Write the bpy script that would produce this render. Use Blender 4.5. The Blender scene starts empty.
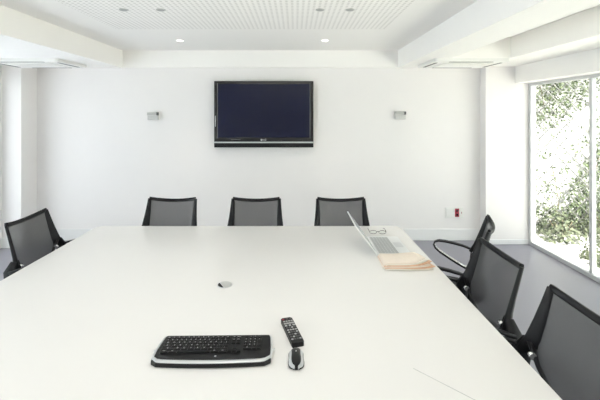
import bpy, bmesh, math, random
from mathutils import Vector, Matrix, noise as mnoise
random.seed(7)
C = bpy.context.scene.collection
PI = math.pi
R = math.radians

# ------------------------------------------------------------------ materials
def mat(name, col, rough=0.5, metal=0.0, spec=0.5, noise=0.0, nscale=30, coat=0.0, bump=0.0):
    m = bpy.data.materials.new(name); m.use_nodes = True
    nt = m.node_tree; b = nt.nodes['Principled BSDF']
    b.inputs['Base Color'].default_value = (*col, 1)
    b.inputs['Roughness'].default_value = rough
    b.inputs['Metallic'].default_value = metal
    b.inputs['Specular IOR Level'].default_value = spec
    b.inputs['Coat Weight'].default_value = coat
    tc = nt.nodes.new('ShaderNodeTexCoord')
    n = nt.nodes.new('ShaderNodeTexNoise'); n.inputs['Scale'].default_value = nscale; n.inputs['Detail'].default_value = 4
    nt.links.new(tc.outputs['Object'], n.inputs['Vector'])
    if noise > 0:
        mx = nt.nodes.new('ShaderNodeMix'); mx.data_type = 'RGBA'
        mx.inputs['A'].default_value = (*[c*(1-noise) for c in col], 1)
        mx.inputs['B'].default_value = (*[min(1, c*(1+noise)) for c in col], 1)
        nt.links.new(n.outputs['Fac'], mx.inputs['Factor'])
        nt.links.new(mx.outputs['Result'], b.inputs['Base Color'])
    if bump > 0:
        bp = nt.nodes.new('ShaderNodeBump'); bp.inputs['Strength'].default_value = bump; bp.inputs['Distance'].default_value = 0.002
        nt.links.new(n.outputs['Fac'], bp.inputs['Height']); nt.links.new(bp.outputs['Normal'], b.inputs['Normal'])
    return m

M = {}
M['wall'] = mat('wall_paint', (0.835, 0.815, 0.80), 0.75, noise=0.01, nscale=6)
M['ceil'] = mat('ceiling_paint', (0.90, 0.885, 0.855), 0.8, noise=0.01, nscale=4)
M['skirt'] = mat('skirting_paint', (0.80, 0.80, 0.79), 0.45)
M['floor'] = mat('floor_vinyl', (0.25, 0.245, 0.28), 0.34, noise=0.05, nscale=90, bump=0.05)
M['table'] = mat('table_laminate', (0.81, 0.795, 0.775), 0.25, spec=0.5, noise=0.008, nscale=3)
M['leg'] = mat('table_leg_steel', (0.6, 0.6, 0.6), 0.35, 0.9)
M['black'] = mat('black_plastic', (0.009, 0.009, 0.011), 0.5, spec=0.3, noise=0.1)
M['gloss'] = mat('glossy_black', (0.006, 0.006, 0.007), 0.12)
M['chrome'] = mat('chrome', (0.80, 0.80, 0.80), 0.12, 1.0)
M['silver'] = mat('silver_plastic', (0.62, 0.63, 0.64), 0.32, 0.6)
M['silver2'] = mat('satin_silver', (0.50, 0.51, 0.52), 0.45, 0.2)
M['alu'] = mat('aluminium_frame', (0.62, 0.63, 0.63), 0.4, 0.3)
M['white'] = mat('white_plastic', (0.80, 0.80, 0.77), 0.4)
M['grey'] = mat('grey_plastic', (0.36, 0.37, 0.36), 0.4)
M['grey2'] = mat('satin_grey', (0.5, 0.5, 0.48), 0.4)
M['pearl'] = mat('pearl_plastic', (0.55, 0.55, 0.53), 0.4)
M['dgrey'] = mat('dark_grey', (0.10, 0.10, 0.10), 0.5)
M['fabric'] = mat('seat_fabric', (0.03, 0.03, 0.034), 0.9, noise=0.3, nscale=200)
M['red'] = mat('red_plastic', (0.30, 0.012, 0.035), 0.4)
M['paper'] = mat('salmon_newsprint', (0.84, 0.74, 0.64), 0.9, noise=0.05, nscale=60)
M['paper2'] = mat('pale_newsprint', (0.84, 0.79, 0.70), 0.9, noise=0.06, nscale=60)
M['paper3'] = mat('orange_newsprint', (0.72, 0.46, 0.31), 0.9, noise=0.2, nscale=20)
M['key'] = mat('black_keys', (0.009, 0.009, 0.010), 0.5, spec=.3)
M['legend'] = mat('key_legend', (0.55, 0.55, 0.55), 0.6)
M['kbody'] = mat('keyboard_body', (0.011, 0.011, 0.012), 0.45, spec=.3)
M['lkeys'] = mat('laptop_keys', (0.44, 0.45, 0.45), 0.5)
M['lap'] = mat('laptop_alloy', (0.74, 0.75, 0.75), 0.45, 0.1)
M['display'] = mat('laptop_display_glare', (0.46, 0.48, 0.50), 0.2, spec=0.6)  # pale base colour stands in for window light reflected on the dark screen
M['btn'] = mat('remote_button_grey', (0.42, 0.42, 0.42), 0.5)
M['gravel'] = mat('white_gravel', (0.68, 0.67, 0.635), 0.95, noise=0.25, nscale=25)
M['outwall'] = mat('garden_wall_render', (0.74, 0.74, 0.72), 0.9, noise=0.03, nscale=3)
M['wire'] = mat('trellis_wire', (0.17, 0.17, 0.165), 0.6)
M['stem'] = mat('vine_stem', (0.20, 0.16, 0.10), 0.9)
M['asphalt'] = mat('pale_paving', (0.50, 0.53, 0.60), 0.9, noise=.2)

def screen_mat():
    m = mat('tv_panel', (0.007, 0.009, 0.030), 0.15, spec=0.25)
    return m
M['tv'] = screen_mat()

def leaf_mat(name, a, b_):
    m = bpy.data.materials.new(name); m.use_nodes = True
    nt = m.node_tree; b = nt.nodes['Principled BSDF']
    g = nt.nodes.new('ShaderNodeNewGeometry')
    mx = nt.nodes.new('ShaderNodeMix'); mx.data_type = 'RGBA'
    mx.inputs['A'].default_value = (*a, 1); mx.inputs['B'].default_value = (*b_, 1)
    nt.links.new(g.outputs['Random Per Island'], mx.inputs['Factor'])
    nt.links.new(mx.outputs['Result'], b.inputs['Base Color'])
    b.inputs['Roughness'].default_value = 0.6
    return m
M['leaf'] = leaf_mat('ivy_leaf', (0.026, 0.045, 0.014), (0.11, 0.145, 0.062))
M['leaf2'] = leaf_mat('shrub_leaf', (0.035, 0.05, 0.02), (0.12, 0.135, 0.08))

def glass_mat():
    m = bpy.data.materials.new('window_glass'); m.use_nodes = True
    nt = m.node_tree; nt.nodes.remove(nt.nodes['Principled BSDF'])
    out = nt.nodes['Material Output']
    t = nt.nodes.new('ShaderNodeBsdfTransparent'); t.inputs[0].default_value = (0.96, 0.975, 0.965, 1)
    g = nt.nodes.new('ShaderNodeBsdfGlossy'); g.inputs['Roughness'].default_value = 0.02
    lw = nt.nodes.new('ShaderNodeLayerWeight'); lw.inputs['Blend'].default_value = .5
    pw = nt.nodes.new('ShaderNodeMath'); pw.operation = 'POWER'; pw.inputs[1].default_value = 5
    nt.links.new(lw.outputs['Facing'], pw.inputs[0])
    f = nt.nodes.new('ShaderNodeMath'); f.operation = 'MULTIPLY_ADD'; f.inputs[1].default_value = .9; f.inputs[2].default_value = .03
    nt.links.new(pw.outputs[0], f.inputs[0])
    mx = nt.nodes.new('ShaderNodeMixShader')
    nt.links.new(f.outputs[0], mx.inputs[0]); nt.links.new(t.outputs[0], mx.inputs[1]); nt.links.new(g.outputs[0], mx.inputs[2])
    nt.links.new(mx.outputs[0], out.inputs['Surface'])
    return m
M['glass'] = glass_mat()

def mesh_fabric():
    m = bpy.data.materials.new('woven_back_mesh'); m.use_nodes = True
    nt = m.node_tree; b = nt.nodes['Principled BSDF']; out = nt.nodes['Material Output']
    b.inputs['Base Color'].default_value = (0.052, 0.052, 0.056, 1); b.inputs['Roughness'].default_value = 0.55
    b.inputs['Sheen Weight'].default_value = 0.1
    t = nt.nodes.new('ShaderNodeBsdfTransparent')
    tc = nt.nodes.new('ShaderNodeTexCoord')
    w = nt.nodes.new('ShaderNodeTexChecker'); w.inputs['Scale'].default_value = 420
    nt.links.new(tc.outputs['Object'], w.inputs['Vector'])
    mr = nt.nodes.new('ShaderNodeMapRange'); mr.inputs['To Min'].default_value = 0.80; mr.inputs['To Max'].default_value = 0.90
    nt.links.new(w.outputs['Fac'], mr.inputs['Value'])
    mx = nt.nodes.new('ShaderNodeMixShader')
    nt.links.new(mr.outputs[0], mx.inputs[0]); nt.links.new(t.outputs[0], mx.inputs[1]); nt.links.new(b.outputs[0], mx.inputs[2])
    nt.links.new(mx.outputs[0], out.inputs['Surface'])
    return m
M['mesh'] = mesh_fabric()

def perf_mat():
    m = bpy.data.materials.new('perforated_board'); m.use_nodes = True
    nt = m.node_tree; b = nt.nodes['Principled BSDF']; b.inputs['Roughness'].default_value = 0.8
    tc = nt.nodes.new('ShaderNodeTexCoord')
    sc = nt.nodes.new('ShaderNodeVectorMath'); sc.operation = 'SCALE'; sc.inputs['Scale'].default_value = 1/0.042
    nt.links.new(tc.outputs['Object'], sc.inputs[0])
    fr = nt.nodes.new('ShaderNodeVectorMath'); fr.operation = 'FRACTION'; nt.links.new(sc.outputs[0], fr.inputs[0])
    sb = nt.nodes.new('ShaderNodeVectorMath'); sb.operation = 'SUBTRACT'; sb.inputs[1].default_value = (0.5, 0.5, 0); nt.links.new(fr.outputs[0], sb.inputs[0])
    ml = nt.nodes.new('ShaderNodeVectorMath'); ml.operation = 'MULTIPLY'; ml.inputs[1].default_value = (1, 1, 0); nt.links.new(sb.outputs[0], ml.inputs[0])
    ln = nt.nodes.new('ShaderNodeVectorMath'); ln.operation = 'LENGTH'; nt.links.new(ml.outputs[0], ln.inputs[0])
    mr = nt.nodes.new('ShaderNodeMapRange'); mr.inputs['From Min'].default_value = 0.22; mr.inputs['From Max'].default_value = 0.30
    nt.links.new(ln.outputs['Value'], mr.inputs['Value'])
    mx = nt.nodes.new('ShaderNodeMix'); mx.data_type = 'RGBA'
    mx.inputs['A'].default_value = (0.66, 0.645, 0.62, 1); mx.inputs['B'].default_value = (0.90, 0.885, 0.855, 1)
    nt.links.new(mr.outputs[0], mx.inputs['Factor']); nt.links.new(mx.outputs['Result'], b.inputs['Base Color'])
    return m
M['perf'] = perf_mat()

def emit_mat(name, col, s):
    m = bpy.data.materials.new(name); m.use_nodes = True
    b = m.node_tree.nodes['Principled BSDF']
    b.inputs['Emission Color'].default_value = (*col, 1); b.inputs['Emission Strength'].default_value = s
    return m
FILL_POWER = 1.0  # strength of the added fill lights
M['fill_glow'] = emit_mat('added_fill_glow', (1, .97, .9), 3)  # glowing face of the added fill lights
M['lamp'] = emit_mat('lit_lamp', (1, 0.95, 0.85), 3)

# ------------------------------------------------------------------ mesh helpers
def box(bm, x0, x1, y0, y1, z0, z1, bev=0.0, seg=2, mi=0):
    r = bmesh.ops.create_cube(bm, size=1)
    vs = r['verts']
    for v in vs:
        v.co = Vector((x0+(v.co.x+.5)*(x1-x0), y0+(v.co.y+.5)*(y1-y0), z0+(v.co.z+.5)*(z1-z0)))
    fs = {f for v in vs for f in v.link_faces}
    for f in fs: f.material_index = mi
    if bev > 0:
        es = list({e for v in vs for e in v.link_edges})
        bmesh.ops.bevel(bm, geom=es, offset=bev, segments=seg, affect='EDGES', profile=0.5)
    return vs

def prism(bm, pts, z0, z1, bev=0.0, seg=2, mi=0):
    """pts: 2D outline (x,y), extruded in z"""
    a = [bm.verts.new((x, y, z0)) for x, y in pts]
    b = [bm.verts.new((x, y, z1)) for x, y in pts]
    n = len(pts)
    fs = [bm.faces.new(a[::-1]), bm.faces.new(b)]
    for i in range(n):
        fs.append(bm.faces.new((a[i], a[(i+1) % n], b[(i+1) % n], b[i])))
    for f in fs: f.material_index = mi
    if bev > 0:
        es = [e for e in fs[1].edges]
        bmesh.ops.bevel(bm, geom=es, offset=bev, segments=seg, affect='EDGES', profile=0.5)

def tube(bm, pts, r, n=10, mi=0, caps=True):
    """round tube through pts; r a number or a list"""
    pts = [Vector(p) for p in pts]
    rs = r if isinstance(r, (list, tuple)) else [r]*len(pts)
    rings = []
    up = None
    for i, p in enumerate(pts):
        t = (pts[min(i+1, len(pts)-1)] - pts[max(i-1, 0)]).normalized()
        if up is None:
            up = Vector((0, 0, 1)) if abs(t.z) < 0.9 else Vector((1, 0, 0))
        s = t.cross(up).normalized(); u = s.cross(t).normalized(); up = u
        rings.append([bm.verts.new(p + rs[i]*(math.cos(a)*s + math.sin(a)*u)) for a in [2*PI*k/n for k in range(n)]])
    for i in range(len(rings)-1):
        for k in range(n):
            f = bm.faces.new((rings[i][k], rings[i][(k+1) % n], rings[i+1][(k+1) % n], rings[i+1][k])); f.material_index = mi; f.smooth = True
    if caps:
        bm.faces.new(rings[0][::-1]).material_index = mi; bm.faces.new(rings[-1]).material_index = mi

def band(bm, pts, sides, w, h, mi=0):
    """rectangular strip along pts; sides[i] lateral unit vector, w half width along it, h half thickness; w, h may be lists"""
    pts = [Vector(p) for p in pts]; n = len(pts)
    ws = w if isinstance(w, (list, tuple)) else [w]*n
    hs = h if isinstance(h, (list, tuple)) else [h]*n
    rings = []
    for i, p in enumerate(pts):
        t = (pts[min(i+1, n-1)] - pts[max(i-1, 0)]).normalized()
        s = Vector(sides[i] if isinstance(sides, list) else sides).normalized()
        u = s.cross(t).normalized()
        c = []
        for a, b in ((-1, -.5), (-.75, -1), (.75, -1), (1, -.5), (1, .5), (.75, 1), (-.75, 1), (-1, .5)):
            c.append(bm.verts.new(p + s*a*ws[i] + u*b*hs[i]))
        rings.append(c)
    for i in range(n-1):
        for k in range(8):
            f = bm.faces.new((rings[i][k], rings[i][(k+1) % 8], rings[i+1][(k+1) % 8], rings[i+1][k])); f.material_index = mi; f.smooth = True
    bm.faces.new(rings[0][::-1]).material_index = mi; bm.faces.new(rings[-1]).material_index = mi

def lathe(bm, prof, cx=0, cy=0, n=24, mi=0):
    rings = []
    for r, z in prof:
        rings.append([bm.verts.new((cx+r*math.cos(2*PI*k/n), cy+r*math.sin(2*PI*k/n), z)) for k in range(n)])
    for i in range(len(rings)-1):
        for k in range(n):
            f = bm.faces.new((rings[i][k], rings[i][(k+1) % n], rings[i+1][(k+1) % n], rings[i+1][k])); f.material_index = mi; f.smooth = True
    bm.faces.new(rings[0][::-1]).material_index = mi; bm.faces.new(rings[-1]).material_index = mi

def obj(name, bm, mats, parent=None, smooth=False):
    bmesh.ops.recalc_face_normals(bm, faces=bm.faces[:])
    me = bpy.data.meshes.new(name); bm.to_mesh(me); bm.free()
    if not isinstance(mats, (list, tuple)): mats = [mats]
    for m in mats: me.materials.append(m)
    if smooth:
        for p in me.polygons: p.use_smooth = True
    o = bpy.data.objects.new(name, me); C.objects.link(o)
    if parent: o.parent = parent
    return o

def bx(name, m, parent, *a, bev=0.0, seg=2):
    bm = bmesh.new(); box(bm, *a, bev=bev, seg=seg); return obj(name, bm, m, parent)

def tag(o, label, cat, group=None):
    o['label'] = label; o['category'] = cat
    if group: o['group'] = group
    return o

def thing(name, label, cat, loc=(0, 0, 0), rz=0, group=None):
    o = bpy.data.objects.new(name, None); C.objects.link(o)
    o.location = loc; o.rotation_euler = (0, 0, rz); o.empty_display_size = 0.05
    return tag(o, label, cat, group)

def struct(o):
    o['kind'] = 'structure'; return o

def text_mesh(txt, size, m, name='lettering', parent=None, ext=0.0003):
    cu = bpy.data.curves.new(name, 'FONT'); cu.body = txt; cu.size = size; cu.align_x = 'CENTER'; cu.align_y = 'CENTER'; cu.extrude = ext
    t = bpy.data.objects.new(name, cu); C.objects.link(t)
    dg = bpy.context.evaluated_depsgraph_get(); dg.update()
    me = bpy.data.meshes.new_from_object(t.evaluated_get(dg))
    bpy.data.objects.remove(t); bpy.data.curves.remove(cu)
    me.materials.clear(); me.materials.append(m)
    o = bpy.data.objects.new(name, me); C.objects.link(o)
    if parent: o.parent = parent
    return o

def copy_tree(o, parent=None):
    c = o.copy(); C.objects.link(c); c.parent = parent
    for ch in o.children: copy_tree(ch, c)
    return c

# ------------------------------------------------------------------ room
YB = 4.98; YR = -2.6; XL = -3.62; XR = 3.02; ZC = 2.48; ZS = 2.256
struct(bx('floor', M['floor'], None, XL-.1, XR+.04, YR-.2, YB+.2, -.12, 0))
struct(bx('wall_back', M['wall'], None, XL-.1, 3.035, YB, YB+.2, 0, 2.75))
struct(bx('wall_rear', M['wall'], None, XL-.1, XR+.1, YR-.2, YR, 0, 2.75))
# columns in the far corners
bm = bmesh.new(); box(bm, XL-.1, -3.38, 4.69, YB, 0, ZS); struct(obj('wall_left_column', bm, M['wall']))
bm = bmesh.new(); box(bm, 2.425, 3.035, 4.83, YB, 0, ZS); struct(obj('wall_right_column', bm, M['wall']))
# baseboards
bm = bmesh.new(); box(bm, -3.365, 2.41, YB-.016, YB, 0, .15, bev=.004); struct(obj('baseboard_back', bm, M['skirt']))
bm = bmesh.new(); box(bm, XL, -3.364, 4.674, 4.69, 0, .12, bev=.003); box(bm, -3.38, -3.364, 4.69, YB-.016, 0, .12, bev=.003); struct(obj('baseboard_left', bm, M['skirt']))
bm = bmesh.new(); box(bm, 2.409, 2.96, 4.815, 4.83, 0, .06, bev=.003); box(bm, 2.409, 2.425, 4.83, YB-.016, 0, .06, bev=.003); struct(obj('baseboard_right', bm, M['skirt']))

ceil = struct(bx('ceiling', M['ceil'], None, XL-.1, XR+.3, YR-.2, YB+.2, ZC, ZC+.15))
bx('acoustic_panel', M['perf'], ceil, -1.74, .88, YR+.5, 3.69, ZC-.006, ZC+.002)
bx('back_beam', M['ceil'], ceil, -2.24, 1.34, YB-.04, YB, ZS, ZC+.01)
bx('left_soffit', M['ceil'], ceil, XL-.1, -2.24, YR, YB, ZS, ZC+.01, bev=0.0)
bm = bmesh.new()
box(bm, 1.34, 1.69, YR, YB, ZS, ZC+.01)
obj('right_beam', bm, M['ceil'], ceil)
bm = bmesh.new()
box(bm, 1.69, 2.33, 4.10, YB, ZS, ZC+.01, bev=0)
box(bm, 2.33, XR+.3, YR, YB, ZS, ZC+.01)
obj('right_soffit', bm, M['ceil'], ceil)
bx('window_lintel', M['ceil'], ceil, 2.80, XR+.12, YR, 4.83, 2.046, ZS)
# spandrel over and the jambs of the left glazing
bx('window_lintel', M['ceil'], ceil, XL-.12, XL, YR, 4.60, 2.10, ZS)

def glazing(name, x, y0, y1, z1, cuts, side):
    w = struct(thing(name, '', ''))
    del w['label']; del w['category']
    bm = bmesh.new()
    a, b = x-.035, x+.035
    box(bm, a, b, y0, y1, 0, .045, bev=.004); box(bm, a, b, y0, y1, z1-.035, z1, bev=.004)
    box(bm, a, b, y1-.045, y1, .045, z1-.035, bev=.004); box(bm, a, b, y0, y0+.045, .045, z1-.035, bev=.004)
    obj('window_frame', bm, M['alu'], w)
    for c in cuts:
        bm = bmesh.new(); box(bm, a+.012, b-.012, c-.018, c+.018, .045, z1-.035, bev=.003); obj('mullion', bm, M['alu'], w)
    e = [y0+.045] + list(cuts) + [y1-.045]
    for i in range(len(e)-1):
        p0 = e[i] + (.018 if i else 0); p1 = e[i+1] - (.018 if i < len(e)-2 else 0)
        bx('pane', M['glass'], w, x-.004, x+.004, p0, p1, .045, z1-.035)
    return w
glazing('window_1', 3.0, YR, 4.83, 2.046, (3.83, 2.55, 1.27, 0.0, -1.28), 1)
glazing('window_2', XL-.04, YR, 4.60, 2.10, (3.30, 2.0, .7, -.6, -1.6), -1)
struct(bx('wall_left', M['wall'], None, XL-.1, XL, 4.60, 4.69, 0, ZS))

# ------------------------------------------------------------------ outside
bm = bmesh.new(); box(bm, 3.06, 16, -9, 9, -.25, -.06); struct(obj('ground', bm, M['gravel']))
bm = bmesh.new(); box(bm, -22, XL-.15, -12, 12, -.25, -.06); struct(obj('ground', bm, M['asphalt']))
tag(bx('garden_wall', M['outwall'], None, 3.12, 8.2, 5.62, 5.8, -.06, 4.2), 'white rendered garden wall facing the room behind the trellis', 'wall')
tag(bx('side_wall', M['outwall'], None, 8.2, 8.4, -9, 5.8, -.06, 2.4), 'long white garden wall running parallel to the glazing', 'wall')
# diagonal trellis
bm = bmesh.new()
tx0, tx1, tz0, tz1 = 3.25, 5.6, -.02, 3.4
s = .19
import itertools
def clipseg(x, z, dx, dz):
    t0, t1 = -1e9, 1e9
    for p, d, lo, hi in ((x, dx, tx0, tx1), (z, dz, tz0, tz1)):
        a, b = (lo-p)/d, (hi-p)/d
        if a > b: a, b = b, a
        t0 = max(t0, a); t1 = min(t1, b)
    return (t0, t1) if t1 > t0+.02 else None
for k in range(-30, 50):
    for sg in (1, -1):
        x = tx0 + k*s
        z = tz0
        q = clipseg(x, z, 1*sg, 1.0)
        if q:
            tube(bm, [(x+sg*q[0], 5.34+.006*sg, z+q[0]), (x+sg*q[1], 5.34+.006*sg, z+q[1])], .006, n=6)
tr = thing('trellis', 'diagonal lattice trellis on the white garden wall', 'trellis', (0, 0, 0))
obj('lattice', bm, M['wire'], tr)
bm = bmesh.new()
for a in (tx0, tx1): box(bm, a-.015, a+.015, 5.325, 5.62, tz0-.04, tz1)
box(bm, tx0, tx1, 5.325, 5.355, tz1-.02, tz1+.01)
obj('frame', bm, M['wire'], tr)

def leaf(bm, p, n, size):
    n = Vector(n).normalized()
    a = Vector((random.uniform(-1, 1), random.uniform(-1, 1), random.uniform(-1, 1))).cross(n).normalized()
    b = n.cross(a)
    p = Vector(p)
    o = [(-.5, 0), (-.28, .42), (.1, .36), (.55, 0), (.1, -.36), (-.28, -.42)]
    vs = [bm.verts.new(p + size*(u*a + v*b + (abs(v)*.35)*n)) for u, v in o]
    bm.faces.new((vs[0], vs[1], vs[2], vs[3])); bm.faces.new((vs[0], vs[3], vs[4], vs[5]))

def ivy(name, label, dens, count, zoff=0, sz=(.020, .045), stems=()):
    t = thing(name, label, 'plant', (0, 0, 0))
    bm = bmesh.new(); k = 0; tries = 0
    while k < count and tries < count*40:
        tries += 1
        X = random.uniform(3.15, 5.5); Z = random.uniform(-.05, 3.3)
        px = 295 + X*380/5.45; py = 115 + (1.64-Z)*380/5.45
        # ragged outline
        w = .5+.9*mnoise.noise(Vector((X*5, Z*5, 3.3)))+.5*mnoise.noise(Vector((X*13, Z*13, 9)))
        if random.random() > dens(px, py)*(.30+1.0*max(0, w)): continue
        leaf(bm, (X, 5.43+random.uniform(-.07, .05), Z), (random.gauss(0, .5), -1, random.gauss(.3, .5)), random.uniform(*sz)); k += 1
    obj('foliage', bm, M['leaf'], t)
    bm = bmesh.new()
    for st in stems: tube(bm, st, .006, n=6)
    obj('stem', bm, M['stem'], t)
    return t
def d_top(x, y):
    # hangs from above; reaches lower at the left
    lim = 128 - max(0, (x-556))*.75
    if x < 545: lim = 128
    return 1.0 if y < lim-14 else (.45 if y < lim else (.05 if y < lim+30 else .01))
def d_low(x, y):
    lim = 205 - max(0, x-560)*1.7
    return .95 if y > max(lim, 196)+6 else (.55 if y > lim else (.12 if y > lim-35 else .02 if y > 130 else 0))
ivy('ivy', 'green ivy hanging over the top of the trellis outside', d_top, 7000,
    stems=[[(3.5, 5.47, 3.2), (3.6, 5.47, 2.6), (3.52, 5.47, 2.1), (3.6, 5.47, 1.7)], [(4.3, 5.47, 3.2), (4.1, 5.47, 2.6), (4.0, 5.47, 2.2)]])
ivy('ivy', 'ivy climbing the trellis outside from the ground towards the right', d_low, 8000,
    stems=[[(3.7, 5.47, -.06), (3.8, 5.47, .4), (3.7, 5.47, .9)], [(4.2, 5.47, -.06), (4.3, 5.47, .7), (4.5, 5.47, 1.6)]])
def shrub(label, x, y, r, h, n):
    t = thing('shrub', label, 'plant', (x, y, -.06))
    bm = bmesh.new()
    for i in range(n):
        a = random.uniform(0, 2*PI); q = math.sqrt(random.random()); e = random.random()
        zz = h*e*(1-.6*q*q)
        leaf(bm, (r*q*math.cos(a), r*q*math.sin(a), zz+.02), (math.cos(a)*q, math.sin(a)*q, .7), random.uniform(.03, .055))
    obj('foliage', bm, M['leaf2'], t)
    bm = bmesh.new()
    for i in range(7):
        a = i*PI*2/7
        tube(bm, [(0, 0, 0), (r*.5*math.cos(a), r*.5*math.sin(a), h*.6)], .004, n=5)
    obj('stem', bm, M['stem'], t)
shrub('low leafy shrub on the gravel close behind the glass', 3.62, 4.35, .30, .26, 520)
shrub('pale bush at the foot of the trellis left side', 3.62, 5.15, .28, .42, 420)
shrub('pale bush at the foot of the trellis right side', 4.25, 5.15, .33, .48, 480)

# ------------------------------------------------------------------ conference table
TX0, TX1, TY0, TY1, TZ = -1.597, .845, .90, 3.08, .74
tb = thing('conference_table', 'large white conference table filling the middle of the room', 'table', (0, 0, 0))
def rrect(x0, x1, y0, y1, r, n=6):
    out = []
    for cx, cy, a0 in ((x1-r, y1-r, 0), (x0+r, y1-r, 90), (x0+r, y0+r, 180), (x1-r, y0+r, 270)):
        for k in range(n+1):
            a = R(a0+90*k/n); out.append((cx+r*math.cos(a), cy+r*math.sin(a)))
    return out
bm = bmesh.new(); prism(bm, rrect(TX0, TX1, TY0, TY1, .05), TZ-.026, TZ, bev=.004); obj('tabletop', bm, M['table'], tb)
bm = bmesh.new()
p0 = Vector((.42, 1.35, TZ+.0002)); p1 = Vector((.80, .965, TZ+.0002))
band(bm, [p0, p1], (1, 1, 0), .0009, .0003); obj('seam', bm, M['grey'], tb)
for x in (-1.15, .40):
    for y in (1.25, 2.45):
        bm = bmesh.new(); box(bm, x-.035, x+.035, y-.035, y+.035, 0, TZ-.07, bev=.004); obj('leg', bm, M['leg'], tb)
for y in (1.25, 2.45): bx('crossbar', M['leg'], tb, -1.2, .45, y-.03, y+.03, TZ-.07, TZ-.026)
# cable port
cp = thing('cable_port', 'round silver cable port set in the white tabletop', 'cable port', (-.372, 2.012, TZ), R(0))
bm = bmesh.new(); lathe(bm, [(.040, 0.0002), (.040, .002), (.036, .003)], n=32); obj('ring', bm, M['silver'], cp)
bm = bmesh.new()
pts = [(.035*math.cos(a), .035*math.sin(a)) for a in [R(q) for q in range(-80, 146, 15)]]
prism(bm, pts, .0032, .0048); obj('lid', bm, M['grey2'], cp)
bm = bmesh.new()
pts = [(.036*math.cos(a), .036*math.sin(a)) for a in [R(q) for q in range(150, 276, 12)]]
prism(bm, pts, .0032, .0042); obj('opening', bm, M['gloss'], cp)

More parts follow.
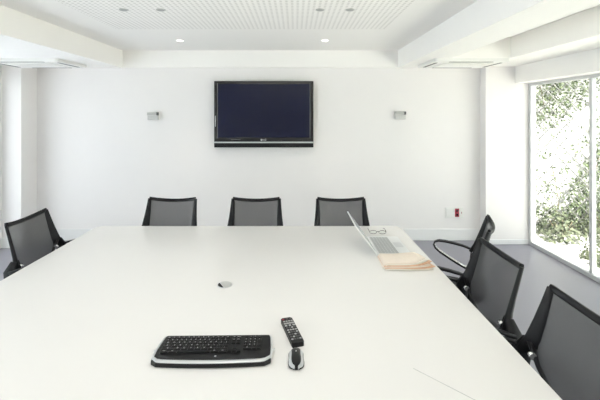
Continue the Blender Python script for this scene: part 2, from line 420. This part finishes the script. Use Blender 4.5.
# ------------------------------------------------------------------ office chair (faces local +Y, origin on the floor under the back joint line)
def make_chair(label):
    t = thing('office_chair', label, 'chair')
    # back outline, half side: (x, z); y(x,z) gives recline and wrap
    def P(x, z, out=0):
        rec = -(z-.66)*.29 if z > .66 else -(z-.66)*.15
        wrap = (x/.22)**2*.045
        return Vector((x, rec+wrap-.045+out, z))
    outer = [(.194, .940), (.195, .87), (.197, .80), (.202, .73), (.222, .665)]
    # side members as bands whose width runs front to back and sideways
    bm = bmesh.new()
    for sx in (1, -1):
        pts = [P(sx*x, z) for x, z in outer]
        n = len(pts)
        band(bm, pts, [(sx*.75, .65, .1)]*n, [.014, .019, .025, .031, .036], [.008, .009, .010, .012, .016])
        # lower member converging on the spine
        pts = [P(sx*.205, .71), P(sx*.155, .635), P(sx*.10, .59), P(sx*.045, .565), P(0, .56)]
        band(bm, pts, [(0, 1, .2)]*5, [.02, .011, .010, .010, .012], [.010, .007, .007, .008, .01])
    # top rail, dipping in the middle
    pts = [P(x*.196, .940-.022*(1-(x)**2)) for x in [k/8 for k in range(-8, 9)]]
    band(bm, pts, [(0, 1, .3)]*17, .008, .013)
    obj('back_frame', bm, M['black'], t)
    # woven mesh panel
    bm = bmesh.new()
    rows = []
    zs = [.930, .88, .80, .72, .665, .63, .60, .57]
    hw = [.187, .187, .186, .182, .172, .135, .095, .04]
    for z, w in zip(zs, hw):
        row = []
        for k in range(13):
            x = -w + 2*w*k/12
            zz = z - (.022*(1-(x/w)**2) if z > .92 else 0)
            row.append(bm.verts.new(P(x, zz)))
        rows.append(row)
    for i in range(len(rows)-1):
        for k in range(12):
            bm.faces.new((rows[i][k], rows[i][k+1], rows[i+1][k+1], rows[i+1][k]))
    obj('back_mesh', bm, M['mesh'], t, smooth=True)
    # spine behind the back to the mechanism
    bm = bmesh.new()
    band(bm, [(0, -.05, .58), (0, -.075, .52), (0, -.05, .44), (0, .06, .405), (0, .16, .40)], (1, 0, 0), .03, .012)
    obj('spine', bm, M['black'], t)
    # joints
    for sx in (1, -1):
        bm = bmesh.new()
        q = P(sx*.182, .672, .026)
        tube(bm, [q+Vector((-sx*.012, -.012, 0)), q+Vector((sx*.014, -.012, 0))], [.014, .014], n=14)
        j = obj('joint', bm, M['chrome'], t)
        # arm: closed loop band
        a = []
        for yy, zz in ((-.012, .662), (.02, .676), (.07, .690), (.13, .699), (.19, .704), (.235, .703), (.262, .692), (.270, .670), (.258, .645), (.225, .618), (.17, .588), (.11, .556), (.05, .530), (.01, .512)):
            a.append((sx*(.268+.006*min(1, max(0, yy)/.2)), yy, zz))
        bm = bmesh.new()
        n = len(a)
        band(bm, a, [(1, 0, 0)]*n, [.012, .014, .019, .022, .023, .022, .019, .016, .015, .015, .015, .015, .014, .014], [.012]+[.006]*(n-1))
        # mount joining the arm loop to the back and the seat
        band(bm, [P(sx*.225, .715), (sx*.258, -.016, .662), (sx*.262, -.008, .59), (sx*.25, .012, .51), (sx*.20, .05, .445)], [(0, 1, 0)]*5, [.018, .034, .034, .024, .02], [.014, .022, .018, .014, .012])
        arm = obj('armrest', bm, M['black'], t)
        bm = bmesh.new()
        b_ = []
        for (x, y, z) in a[6:-1]:
            b_.append((x, y-.004, z+.007))
        band(bm, b_, [(1, 0, 0)]*len(b_), .010, .003)
        obj('arm_trim', bm, M['chrome'], arm)
    # seat
    bm = bmesh.new()
    prism(bm, rrect(-.225, .225, .03, .47, .07), .425, .47, bev=.018, seg=3)
    obj('seat', bm, M['fabric'], t, smooth=False)
    bm = bmesh.new()
    prism(bm, rrect(-.21, .21, .04, .45, .06), .405, .425)
    box(bm, -.08, .08, .12, .34, .345, .405, bev=.01)
    obj('mechanism', bm, M['black'], t)
    bm = bmesh.new(); tube(bm, [(0, .24, .10), (0, .24, .22)], .028, n=16); tube(bm, [(0, .24, .22), (0, .24, .35)], .016, n=16)
    obj('gas_lift', bm, M['chrome'], t)
    for k in range(5):
        a = R(72*k+36+54)
        ca, sa = math.cos(a), math.sin(a)
        bm = bmesh.new()
        band(bm, [(0.02*ca, .24+.02*sa, .115), (.15*ca, .24+.15*sa, .10), (.25*ca, .24+.25*sa, .072)], [(-sa, ca, 0)]*3, [.026, .020, .015], [.016, .013, .010])
        l = obj('leg', bm, M['black'], t)
        bm = bmesh.new()
        for sd in (-1, 1):
            cx, cy = .245*ca - sd*.014*sa, .24+.245*sa + sd*.014*ca
            tube(bm, [(cx-sa*-.007, cy-ca*.007, .027), (cx+sa*-.007, cy+ca*.007, .027)], .027, n=16)
        tube(bm, [(.245*ca, .24+.245*sa, .03), (.245*ca, .24+.245*sa, .066)], .007, n=8)
        obj('caster', bm, M['black'], l)
    return t

G = 'black mesh office chairs around the conference table'
spots = [
    # label, x, y, rotz
    ('mesh office chair behind the far table edge, left of the wall screen', -1.03, 3.10, 180-2),
    ('mesh office chair behind the far table edge, directly below the wall screen', -.325, 3.10, 180),
    ('mesh office chair behind the far table edge, nearest the open laptop', .385, 3.10, 180+1),
    ('black mesh office chair alone at the left side of the table', -1.752, 2.615, -90),
    ('mesh office chair at the right side, turned edge-on, farthest from the camera', 1.165, 2.49, 64),
    ('mesh office chair at the right side, middle one beside the newspaper', 0.955, 1.945, 90),
    ('mesh office chair at the right side, closest to the camera', 0.95, 1.35, 90),
]
proto = None
for lab, x, y, rz in spots:
    if proto is None:
        proto = make_chair(lab); c = proto
    else:
        c = copy_tree(proto); c['label'] = lab
    c['group'] = G
    c.location = (x, y, 0); c.rotation_euler = (0, 0, R(rz))

# ------------------------------------------------------------------ keyboard
kb = thing('keyboard', 'black computer keyboard with silver palm strip on the table', 'keyboard', (-.305, 1.438, TZ), R(1.0))
def kb_out(w, y0, y1, bow, n=20, tp=.005):
    pts = []
    for k in range(n+1):
        u = -1+2*k/n
        pts.append((u*w*(.995 if abs(u) == 1 else 1), y0 - bow*(1-u*u) + .012*max(0, abs(u)-.9)/.1))
    pts += [(w+.001, y0+.02), (w-tp, y1-.006), (w-tp-.006, y1)]
    pts += [(-w+tp+.006, y1), (-w+tp, y1-.006), (-w-.001, y0+.02)]
    return pts
bm = bmesh.new(); prism(bm, kb_out(.216, -.080, .090, .010, tp=.008), .002, .016, bev=.004); obj('body', bm, M['kbody'], kb)
bm = bmesh.new()
pl = []
for k in range(25):
    u = -1+2*k/24; pl.append((u*.212, -.0700-.0095*(1-u*u)+(.016*(max(0, abs(u)-.88)/.12)**1.5), .0165))
band(bm, pl, (0, 1, .1), .0082, .0028); obj('palm_strip', bm, M['silver'], kb)
for sx in (1, -1):
    bm = bmesh.new()
    tube(bm, [(sx*.213, -.060, .013), (sx*.2165, -.03, .0135), (sx*.2165, .02, .014), (sx*.212, .07, .014), (sx*.206, .086, .014)], [.005, .0045, .004, .0035, .003], n=8)
    if True: tube(bm, [(sx*.217, -.02, .012), (sx*.226, -.004, .014), (sx*.228, .002, .014)], [.003, .003, .002], n=8)
    obj('side_trim', bm, M['silver'], kb)
kp = .0178
rows = [("Esc,F1,F2,F3,F4,F5,F6,F7,F8,F9,F10,F11,F12", .066, [1]*13, 1.07),
        ("1,2,3,4,5,6,7,8,9,0,-,=,<", .049, [1]*12+[1.9], 1.0),
        ("Q,W,E,R,T,Y,U,I,O,P,[,]", .032, [1.4]+[1]*11, 1.0),
        ("A,S,D,F,G,H,J,K,L,;,'", .0145, [1.6]+[1]*10, 1.0),
        ("Z,X,C,V,B,N,M,.,/", -.003, [1.9]+[1]*8, 1.0),
        ("Ctrl,Alt,,Alt,Ctrl", -.0205, [1.5, 1.5, 6.0, 1.5, 1.5], 1.0)]
nkeys = 0
def key(x, y, w, h, txt):
    global nkeys
    bm = bmesh.new(); box(bm, -w/2+.0011, w/2-.0011, -h/2+.0011, h/2-.0011, 0, .0055, bev=.0014, seg=1)
    o = obj('key', bm, [M['key'], M['legend']], kb); o.location = (x, y, .0162); nkeys += 1
    if txt:
        l = text_mesh(txt, .0085 if len(txt) == 1 else .0055, M['legend'], 'key_legend', o); l.location = (-.001, .001, .0057)
x_left = -.198
for txt, y, ws, st in rows:
    labels = txt.split(',')
    # main block width = 14.2 keys
    tot = sum(ws); sc_ = 14.0/tot if tot > 12 else (14.0/tot)
    x = x_left
    for lb, w in zip(labels, ws):
        W = w*kp*sc_
        key(x+W/2, y, W, .0165, lb); x += W
nx = x_left+14.0*kp+.004
for j, y in enumerate((.066, .049, .032)):
    for i in range(2): key(nx+.004+kp*(i+.5), y, kp, .0165, [['Ins', 'Home'], ['Del', 'End'], ['', '']][j][i])
key(nx+.004+kp*1.0, -.003, kp, .0165, '')
for i in range(3): key(nx+.004+kp*(i-.0), -.0205, kp*.95, .0165, '')
px_ = nx+2*kp+.016
lab = [['', '/', '*', '-'], ['7', '8', '9', '+'], ['4', '5', '6', ''], ['1', '2', '3', ''], ['0', '.', '']]
for j, y in enumerate((.066, .049, .032, .0145)):
    for i in range(4): key(px_+kp*.98*(i+.5), y, kp*.98, .0165, lab[j][i])
key(px_+kp*.98, -.003, kp*1.96, .0165, '0'); key(px_+kp*2.45, -.003, kp*.98, .0165, '.'); key(px_+kp*3.43, -.003, kp*.98, .0165, '')
bm = bmesh.new(); lathe(bm, [(.004, 0), (.004, .0006)], n=12); o = obj('emblem', bm, M['legend'], kb); o.location = (.012, -.045, .016)

# ------------------------------------------------------------------ mouse
ms = thing('computer_mouse', 'black and silver computer mouse right of the keyboard', 'computer mouse', (.004, 1.392, TZ), R(1))
def mouse_shell(bm, x0f, x1f, lift=0):
    L = .054; rows_ = []
    for i in range(15):
        v = -1+2*i/14
        w = .030*math.sqrt(max(0.10, 1-abs(v)**4.6))*(1-.10*math.exp(-((v-.15)/.4)**2))
        h = .030*(1-((v+.10)/1.25)**2)**.5 if abs((v+.10)/1.25) < 1 else .008
        h = max(h, .010)
        row = []
        for k in range(9):
            u = x0f+(x1f-x0f)*k/8
            z = h*(1-abs(u)**2.6*.75)+lift
            row.append(bm.verts.new((u*w, v*L, z)))
        row2 = [bm.verts.new((x0f*w, v*L, .002)), bm.verts.new((x1f*w, v*L, .002))]
        rows_.append((row, row2))
    for i in range(14):
        a, a2 = rows_[i]; b, b2 = rows_[i+1]
        for k in range(8): bm.faces.new((a[k], a[k+1], b[k+1], b[k])).smooth = True
        bm.faces.new((a2[0], a[0], b[0], b2[0])); bm.faces.new((a[-1], a2[1], b2[1], b[-1])); bm.faces.new((a2[1], a2[0], b2[0], b2[1]))
    for row, row2 in (rows_[0], rows_[-1]): bm.faces.new(row+[row2[1], row2[0]])
bm = bmesh.new(); mouse_shell(bm, -.60, .60, .001); obj('shell', bm, M['kbody'], ms)
for s_ in (-1, 1):
    bm = bmesh.new(); mouse_shell(bm, .60, .94) if s_ > 0 else mouse_shell(bm, -.94, -.60); obj('side_panel', bm, M['silver2'], ms)
bm = bmesh.new(); mouse_shell(bm, -1.0, 1.0)
for v in bm.verts: v.co.z = min(v.co.z, .009); 
obj('base', bm, M['gloss'], ms)
bm = bmesh.new(); tube(bm, [(-.0035, .026, .0245), (.0035, .026, .0245)], .006, n=16); obj('wheel', bm, M['dgrey'], ms)
bm = bmesh.new(); lathe(bm, [(.0025, 0), (.0025, .0008)], n=12); o = obj('emblem', bm, M['legend'], ms); o.location = (0, .008, .0305)

# ------------------------------------------------------------------ remote control
rc = thing('remote_control', 'black remote control with many small buttons behind the mouse', 'remote control', (-.013, 1.562, TZ), R(16))
bm = bmesh.new(); prism(bm, rrect(-.0245, .0245, -.094, .094, .006), .001, .019, bev=.004); obj('body', bm, M['kbody'], rc)
for j in range(10):
    for i in range(4 if j not in (0, 3) else 3):
        n_ = 4 if j not in (0, 3) else 3
        x = (-1+2*i/(n_-1))*.0165; y = .080-j*.0165
        bm = bmesh.new()
        big = j in (2, 3)
        prism(bm, rrect(-.0042-.001*big, .0042+.001*big, -.0034-.001*big, .0034+.001*big, .002, 3), 0, .0022)
        mt = M['red'] if (j == 0 and i == 0) else (M['btn'] if j in (1, 2, 3, 5) or (i+j) % 3 == 0 else M['dgrey'])
        o = obj('button', bm, mt, rc); o.location = (x, y, .0188)

# ------------------------------------------------------------------ laptop (faces +X)
lp = thing('laptop', 'open silver laptop seen side-on at the far right of the table', 'laptop', (.52, 2.588, TZ), 0)
HL = .177
bm = bmesh.new(); prism(bm, rrect(0, .222, -HL, HL, .012), .003, .017, bev=.003); obj('base', bm, M['lap'], lp)
bm = bmesh.new()
for i in range(6):
    for j in range(14):
        x = .018+i*.0215; y = -.158+j*.0227
        box(bm, x, x+.0185, y, y+.0195, .0170, .0185)
obj('keys', bm, M['lkeys'], lp)
bx('trackpad', M['silver'], lp, 155e-3, .208, -.045, .045, .0168, .0174)
th = R(37)
lid = bpy.data.objects.new('lid', None)
bm = bmesh.new(); prism(bm, rrect(0, .235, -HL, HL, .010), -.004, .004, bev=.002)
lid = obj('lid', bm, M['lap'], lp); lid.location = (.002, 0, .012); lid.rotation_euler = (0, -(PI/2+th), 0)
# local x runs up the lid; local -z? the inner face is checked by the sign below
dsp = bx('display', M['display'], lid, .015, .225, -HL+.012, HL-.012, -.0046, -.0038)
bm = bmesh.new(); tube(bm, [(.002, -.14, .013), (.002, .14, .013)], .0065, n=12); obj('hinge', bm, M['lap'], lp)

# ------------------------------------------------------------------ newspaper
npz = thing('newspaper', 'folded salmon and cream newspaper in front of the laptop', 'newspaper', (.522, 2.205, TZ), 0)
def sheet(x0, x1, y0, y1, z, th_, m, curl, skew=0, lift=0, name='page'):
    bm = bmesh.new(); nx_, ny_ = 14, 6; top = []; bot = []
    for i in range(nx_+1):
        u = i/nx_; rt = []; rb = []
        for j in range(ny_+1):
            v = j/ny_
            x = x0+(x1-x0)*u + skew*v - .05*u*v; x *= .84; y = y0+(y1-y0)*v - .010*math.sin(u*3.1)*(1-v) + lift*(u**3)*(1-v)
            zz = z + curl*(u**4)*(1-v*.7) + .003*math.sin(u*5)*math.sin(v*4+1)+.003
            # rounded fold at left
            e = min(1, u/.05); zz -= (1-math.sqrt(max(0, 1-(1-e)**2)))*(z*.6)
            rt.append(bm.verts.new((x, y, zz+th_))); rb.append(bm.verts.new((x, y, zz)))
        top.append(rt); bot.append(rb)
    for i in range(nx_):
        for j in range(ny_):
            bm.faces.new((top[i][j], top[i+1][j], top[i+1][j+1], top[i][j+1])).smooth = True
            bm.faces.new((bot[i][j], bot[i][j+1], bot[i+1][j+1], bot[i+1][j])).smooth = True
    for i in range(nx_):
        bm.faces.new((bot[i][0], bot[i+1][0], top[i+1][0], top[i][0])); bm.faces.new((bot[i+1][-1], bot[i][-1], top[i][-1], top[i+1][-1]))
    for j in range(ny_):
        bm.faces.new((bot[0][j+1], bot[0][j], top[0][j], top[0][j+1])); bm.faces.new((bot[-1][j], bot[-1][j+1], top[-1][j+1], top[-1][j]))
    return obj(name, bm, m, npz)
sheet(-.005, .335, -.005, .188, .0, .003, M['paper2'], .004, .006)
sheet(.002, .350, .004, .192, .004, .003, M['paper3'], .012, .004)
sheet(-.012, .325, .008, .194, .008, .003, M['paper'], .010, .008, .010)
sheet(-.004, .342, .014, .195, .012, .003, M['paper3'], .020, .004, .028)
sheet(.004, .330, .020, .197, .016, .003, M['paper2'], .018, .002, .045)
sheet(-.002, .318, .026, .198, .020, .0035, M['paper'], .014, .004, .070)

# ------------------------------------------------------------------ eyeglasses
eg = thing('eyeglasses', 'dark-rimmed eyeglasses lying folded open behind the laptop', 'eyeglasses', (.625, 2.87, TZ), R(-4))
bm = bmesh.new()
for sx in (-1, 1):
    ring = []
    for k in range(17):
        a = 2*PI*k/16; ring.append((sx*.034+.027*math.cos(a), -.002, .016+.013*math.sin(a)))
    tube(bm, ring, .0017, n=6, caps=False)
tube(bm, [(-.008, -.002, .019), (0, -.004, .022), (.008, -.002, .019)], .002, n=6)
obj('frame', bm, M['gloss'], eg)
for sx in (-1, 1):
    bm = bmesh.new(); tube(bm, [(sx*.062, 0, .020), (sx*.064, .06, .018), (sx*.062, .10, .016), (sx*.060, .128, .004)], .002, n=6)
    obj('temple', bm, M['gloss'], eg)
    bm = bmesh.new(); vs = [bm.verts.new((sx*.034+.026*math.cos(2*PI*k/16), -.002, .016+.012*math.sin(2*PI*k/16))) for k in range(16)]; bm.faces.new(vs)
    r_ = bmesh.ops.extrude_face_region(bm, geom=bm.faces[:])
    for v in [g for g in r_['geom'] if isinstance(g, bmesh.types.BMVert)]: v.co.y += .001
    obj('lens', bm, M['glass'], eg)

# ------------------------------------------------------------------ television
tv = thing('television', 'large black flat television mounted on the white back wall', 'television', (-.403, YB, 1.65))
W2 = .6415
bx('body', M['gloss'], tv, -W2, W2, -.08, -.03, -.429, .428, bev=.006)
bx('wall_mount', M['dgrey'], tv, -.25, .25, -.03, 0, -.2, .2)
bx('screen', M['tv'], tv, -.592, .592, -.0815, -.0795, -.300, .388)
bm = bmesh.new()
box(bm, -.602, -.592, -.083, -.079, -.31, .398); box(bm, .592, .602, -.083, -.079, -.31, .398)
obj('bezel_edge', bm, M['dgrey'], tv)
bx('silver_strip', M['silver'], tv, -W2+.004, W2-.004, -.086, -.079, -.372, -.354, bev=.002)
bx('speaker_bar', M['black'], tv, -W2+.006, W2-.006, -.084, -.079, -.424, -.376, bev=.002)
lg = text_mesh('LG', .034, M['legend'], 'brand_lettering', tv); lg.location = (.012, -.0805, -.331); lg.rotation_euler = (PI/2, 0, 0)
bm = bmesh.new(); lathe(bm, [(.013, 0), (.013, .002)], n=20); o = obj('brand_emblem', bm, M['legend'], tv); o.location = (-.028, -.080, -.331); o.rotation_euler = (PI/2, 0, 0)
bx('side_port_cover', M['silver'], tv, -.628, -.620, -.082, -.079, -.16, -.02)
bx('indicator_label', M['dgrey'], tv, -.42, -.30, -.0812, -.079, -.33, -.322)

# ------------------------------------------------------------------ wall units
def unit(label, x, z):
    t = thing('wall_unit', label, 'wall fixture', (x, YB, z), group='small wall fixtures either side of the television')
    bx('bracket', M['white'], t, -.072, .072, -.012, 0, -.052, .055, bev=.003)
    bx('top_strip', M['grey2'], t, -.07, .05, -.05, -.012, .012, .048, bev=.003)
    bx('end_block', M['dgrey'], t, .05, .072, -.052, -.012, .010, .050, bev=.003)
    bx('housing', M['pearl'], t, -.066, .068, -.045, -.012, -.048, .010, bev=.004)
unit('small box-shaped wall fixture with grey top strip left of the television', -1.85, 1.625)
unit('small box-shaped wall fixture with grey top strip right of the television', 1.37, 1.635)
so = thing('wall_socket', 'white wall socket plate with a red outlet low on the back wall', 'socket', (2.085, YB, .362))
bx('plate', M['white'], so, -.12, .12, -.008, 0, -.072, .072, bev=.003)
bx('white_outlet', M['white'], so, -.105, -.02, -.014, -.008, -.055, .055, bev=.003)
bm = bmesh.new(); box(bm, .008, .062, -.014, -.008, -.055, .055, bev=.003)
ro = obj('red_outlet', bm, M['red'], so); ro['label'] = 'dark red outlet'
for dz in (-.026, .026):
    bm = bmesh.new(); tube(bm, [(.035, -.0155, dz), (.035, -.013, dz)], .014, n=14); obj('pin_well', bm, M['gloss'], ro)
bx('switch', M['white'], so, .075, .108, -.013, -.008, -.04, .04, bev=.002)
bx('switch_light', M['red'], so, .088, .094, -.014, -.0125, -.012, .012)

# ------------------------------------------------------------------ air conditioning cassettes
def cassette(label, x, y, flip):
    t = thing('air_conditioner', label, 'air conditioner', (x, y, ZS), group='ceiling air conditioning cassettes in the soffits')
    bm = bmesh.new(); prism(bm, rrect(-.41, .41, -.30, .30, .03), -.035, 0)
    obj('panel', bm, M['white'], t)
    bm = bmesh.new(); prism(bm, rrect(-.27, .27, -.17, .17, .03), -.045, -.035)
    obj('intake_grille', bm, M['white'], t)
    for nm, a in (('l', (-.375, -.345, -.2, .2)), ('r', (.345, .375, -.2, .2)), ('f', (-.24, .24, -.27, -.243)), ('b', (-.24, .24, .243, .27))):
        bm = bmesh.new(); box(bm, *a, -.0375, -.034); obj('air_slot', bm, M['dgrey'], t)
    return t
cassette('white ceiling air conditioner in the right soffit near the window', 1.93, 4.42, 1)
cassette('white ceiling air conditioner in the left soffit', -2.99, 4.42, -1)

# ------------------------------------------------------------------ ceiling spots
def downlight(label, x, y, lit):
    z = ZC if lit else ZC-.006
    t = thing('ceiling_spotlight', label, 'ceiling light', (x, y, z), group='lit ceiling spotlights' if lit else 'unlit ceiling spotlights')
    bm = bmesh.new(); lathe(bm, [(.042, 0), (.042, -.004), (.036, -.006)] if lit else [(.036, 0), (.036, -.003), (.030, -.005)], n=24)
    obj('ring', bm, M['white'] if lit else M['grey2'], t)
    bm = bmesh.new(); lathe(bm, [(.032, -.0062), (.032, -.010), (.02, -.012)] if lit else [(.026, -.0052), (.026, -.007)], n=24)
    obj('lamp', bm, M['lamp'] if lit else M['grey'], t)
    if lit:
        ld = bpy.data.lights.new('spot_beam', 'SPOT'); ld.energy = 14; ld.spot_size = R(85); ld.spot_blend = .8; ld.color = (1, .93, .82); ld.shadow_soft_size = .03
        lo = bpy.data.objects.new('spot_beam', ld); C.objects.link(lo); lo.parent = t; lo.location = (0, 0, -.02)
downlight('lit round ceiling spotlight left of the television', -1.29, 4.26, True)
downlight('lit round ceiling spotlight right of the television', .336, 4.26, True)
for x, l in ((-1.357, 'first unlit ceiling spotlight from the left, in the perforated panel'), (-1.063, 'second unlit ceiling spotlight from the left, in the perforated panel'), (.198, 'third unlit ceiling spotlight from the left, in the perforated panel'), (.436, 'rightmost unlit ceiling spotlight, in the perforated panel')):
    downlight(l, x, 3.01, False)

# ------------------------------------------------------------------ added fill lights, out of view, brightening table and ceiling
for y, lb in ((1.75, 'added long fill light over the middle of the table, out of view'), (.35, 'added long fill light over the near end of the table, out of view'), (-1.2, 'added long fill light nearest the rear wall, out of view')):
    t = thing('added_fill_light', lb, 'ceiling light', (-.42, y, ZC-.006), group='added fill lights over the near half of the room')
    bm = bmesh.new(); box(bm, -1.0, 1.0, -.09, .09, -.03, 0, bev=.004); obj('housing', bm, M['white'], t)
    bx('fill_diffuser', M['fill_glow'], t, -.97, .97, -.07, .07, -.034, -.030)
    ld = bpy.data.lights.new('added_fill_beam', 'AREA'); ld.shape = 'RECTANGLE'; ld.size = 1.9; ld.size_y = .14; ld.energy = FILL_POWER; ld.color = (1, .955, .87)
    lo = bpy.data.objects.new('added_fill_beam', ld); C.objects.link(lo); lo.parent = t; lo.location = (0, 0, -.04)

# ------------------------------------------------------------------ light
sun = bpy.data.lights.new('sun', 'SUN'); sun.energy = 10; sun.angle = R(1.0); sun.color = (1, .96, .88)
so_ = bpy.data.objects.new('sun', sun); C.objects.link(so_)
d = Vector((-.12, .62, -.78)).normalized()
so_.rotation_euler = d.to_track_quat('-Z', 'Y').to_euler()
w = bpy.data.worlds.new('world'); bpy.context.scene.world = w; w.use_nodes = True
bg = w.node_tree.nodes['Background']; bg.inputs[0].default_value = (.90, .94, 1.0, 1); bg.inputs[1].default_value = 1.7
def portal(x, y0, y1, z1, face):
    l = bpy.data.lights.new('window_portal', 'AREA'); l.shape = 'RECTANGLE'; l.size = y1-y0; l.size_y = z1-.05
    l.cycles.is_portal = True
    o = bpy.data.objects.new('window_portal', l); C.objects.link(o)
    o.location = (x, (y0+y1)/2, z1/2+.02)
    o.rotation_euler = Vector((face, 0, 0)).to_track_quat('-Z', 'Z').to_euler()
    # make its long side run along Y
    return o
for x, y1, z1, f in ((3.10, 4.8, 2.04, -1), (XL-.12, 4.6, 2.1, 1)):
    l = bpy.data.lights.new('window_portal', 'AREA'); l.shape = 'RECTANGLE'; l.cycles.is_portal = True
    o = bpy.data.objects.new('window_portal', l); C.objects.link(o)
    l.size = z1; l.size_y = y1-YR
    o.location = (x, (YR+y1)/2, z1/2)
    o.rotation_euler = (0, R(90) if f < 0 else R(-90), 0)
sc = bpy.context.scene
sc.view_settings.view_transform = 'Standard'; sc.view_settings.look = 'None'; sc.view_settings.gamma = 1
sc.view_settings.use_curve_mapping = False
sc.view_settings.exposure = 1.0
sc.cycles.max_bounces = 16; sc.cycles.diffuse_bounces = 10; sc.cycles.transparent_max_bounces = 16
sc.cycles.use_denoising = True

cam = bpy.data.cameras.new('camera'); co = bpy.data.objects.new('camera', cam); C.objects.link(co)
cam.sensor_width = 36; cam.lens = 36*380/600; cam.shift_x = 5/600; cam.shift_y = -85/600; cam.clip_start = .02
co.location = (0, 0, 1.64); co.rotation_euler = (PI/2, 0, 0)
sc.camera = co
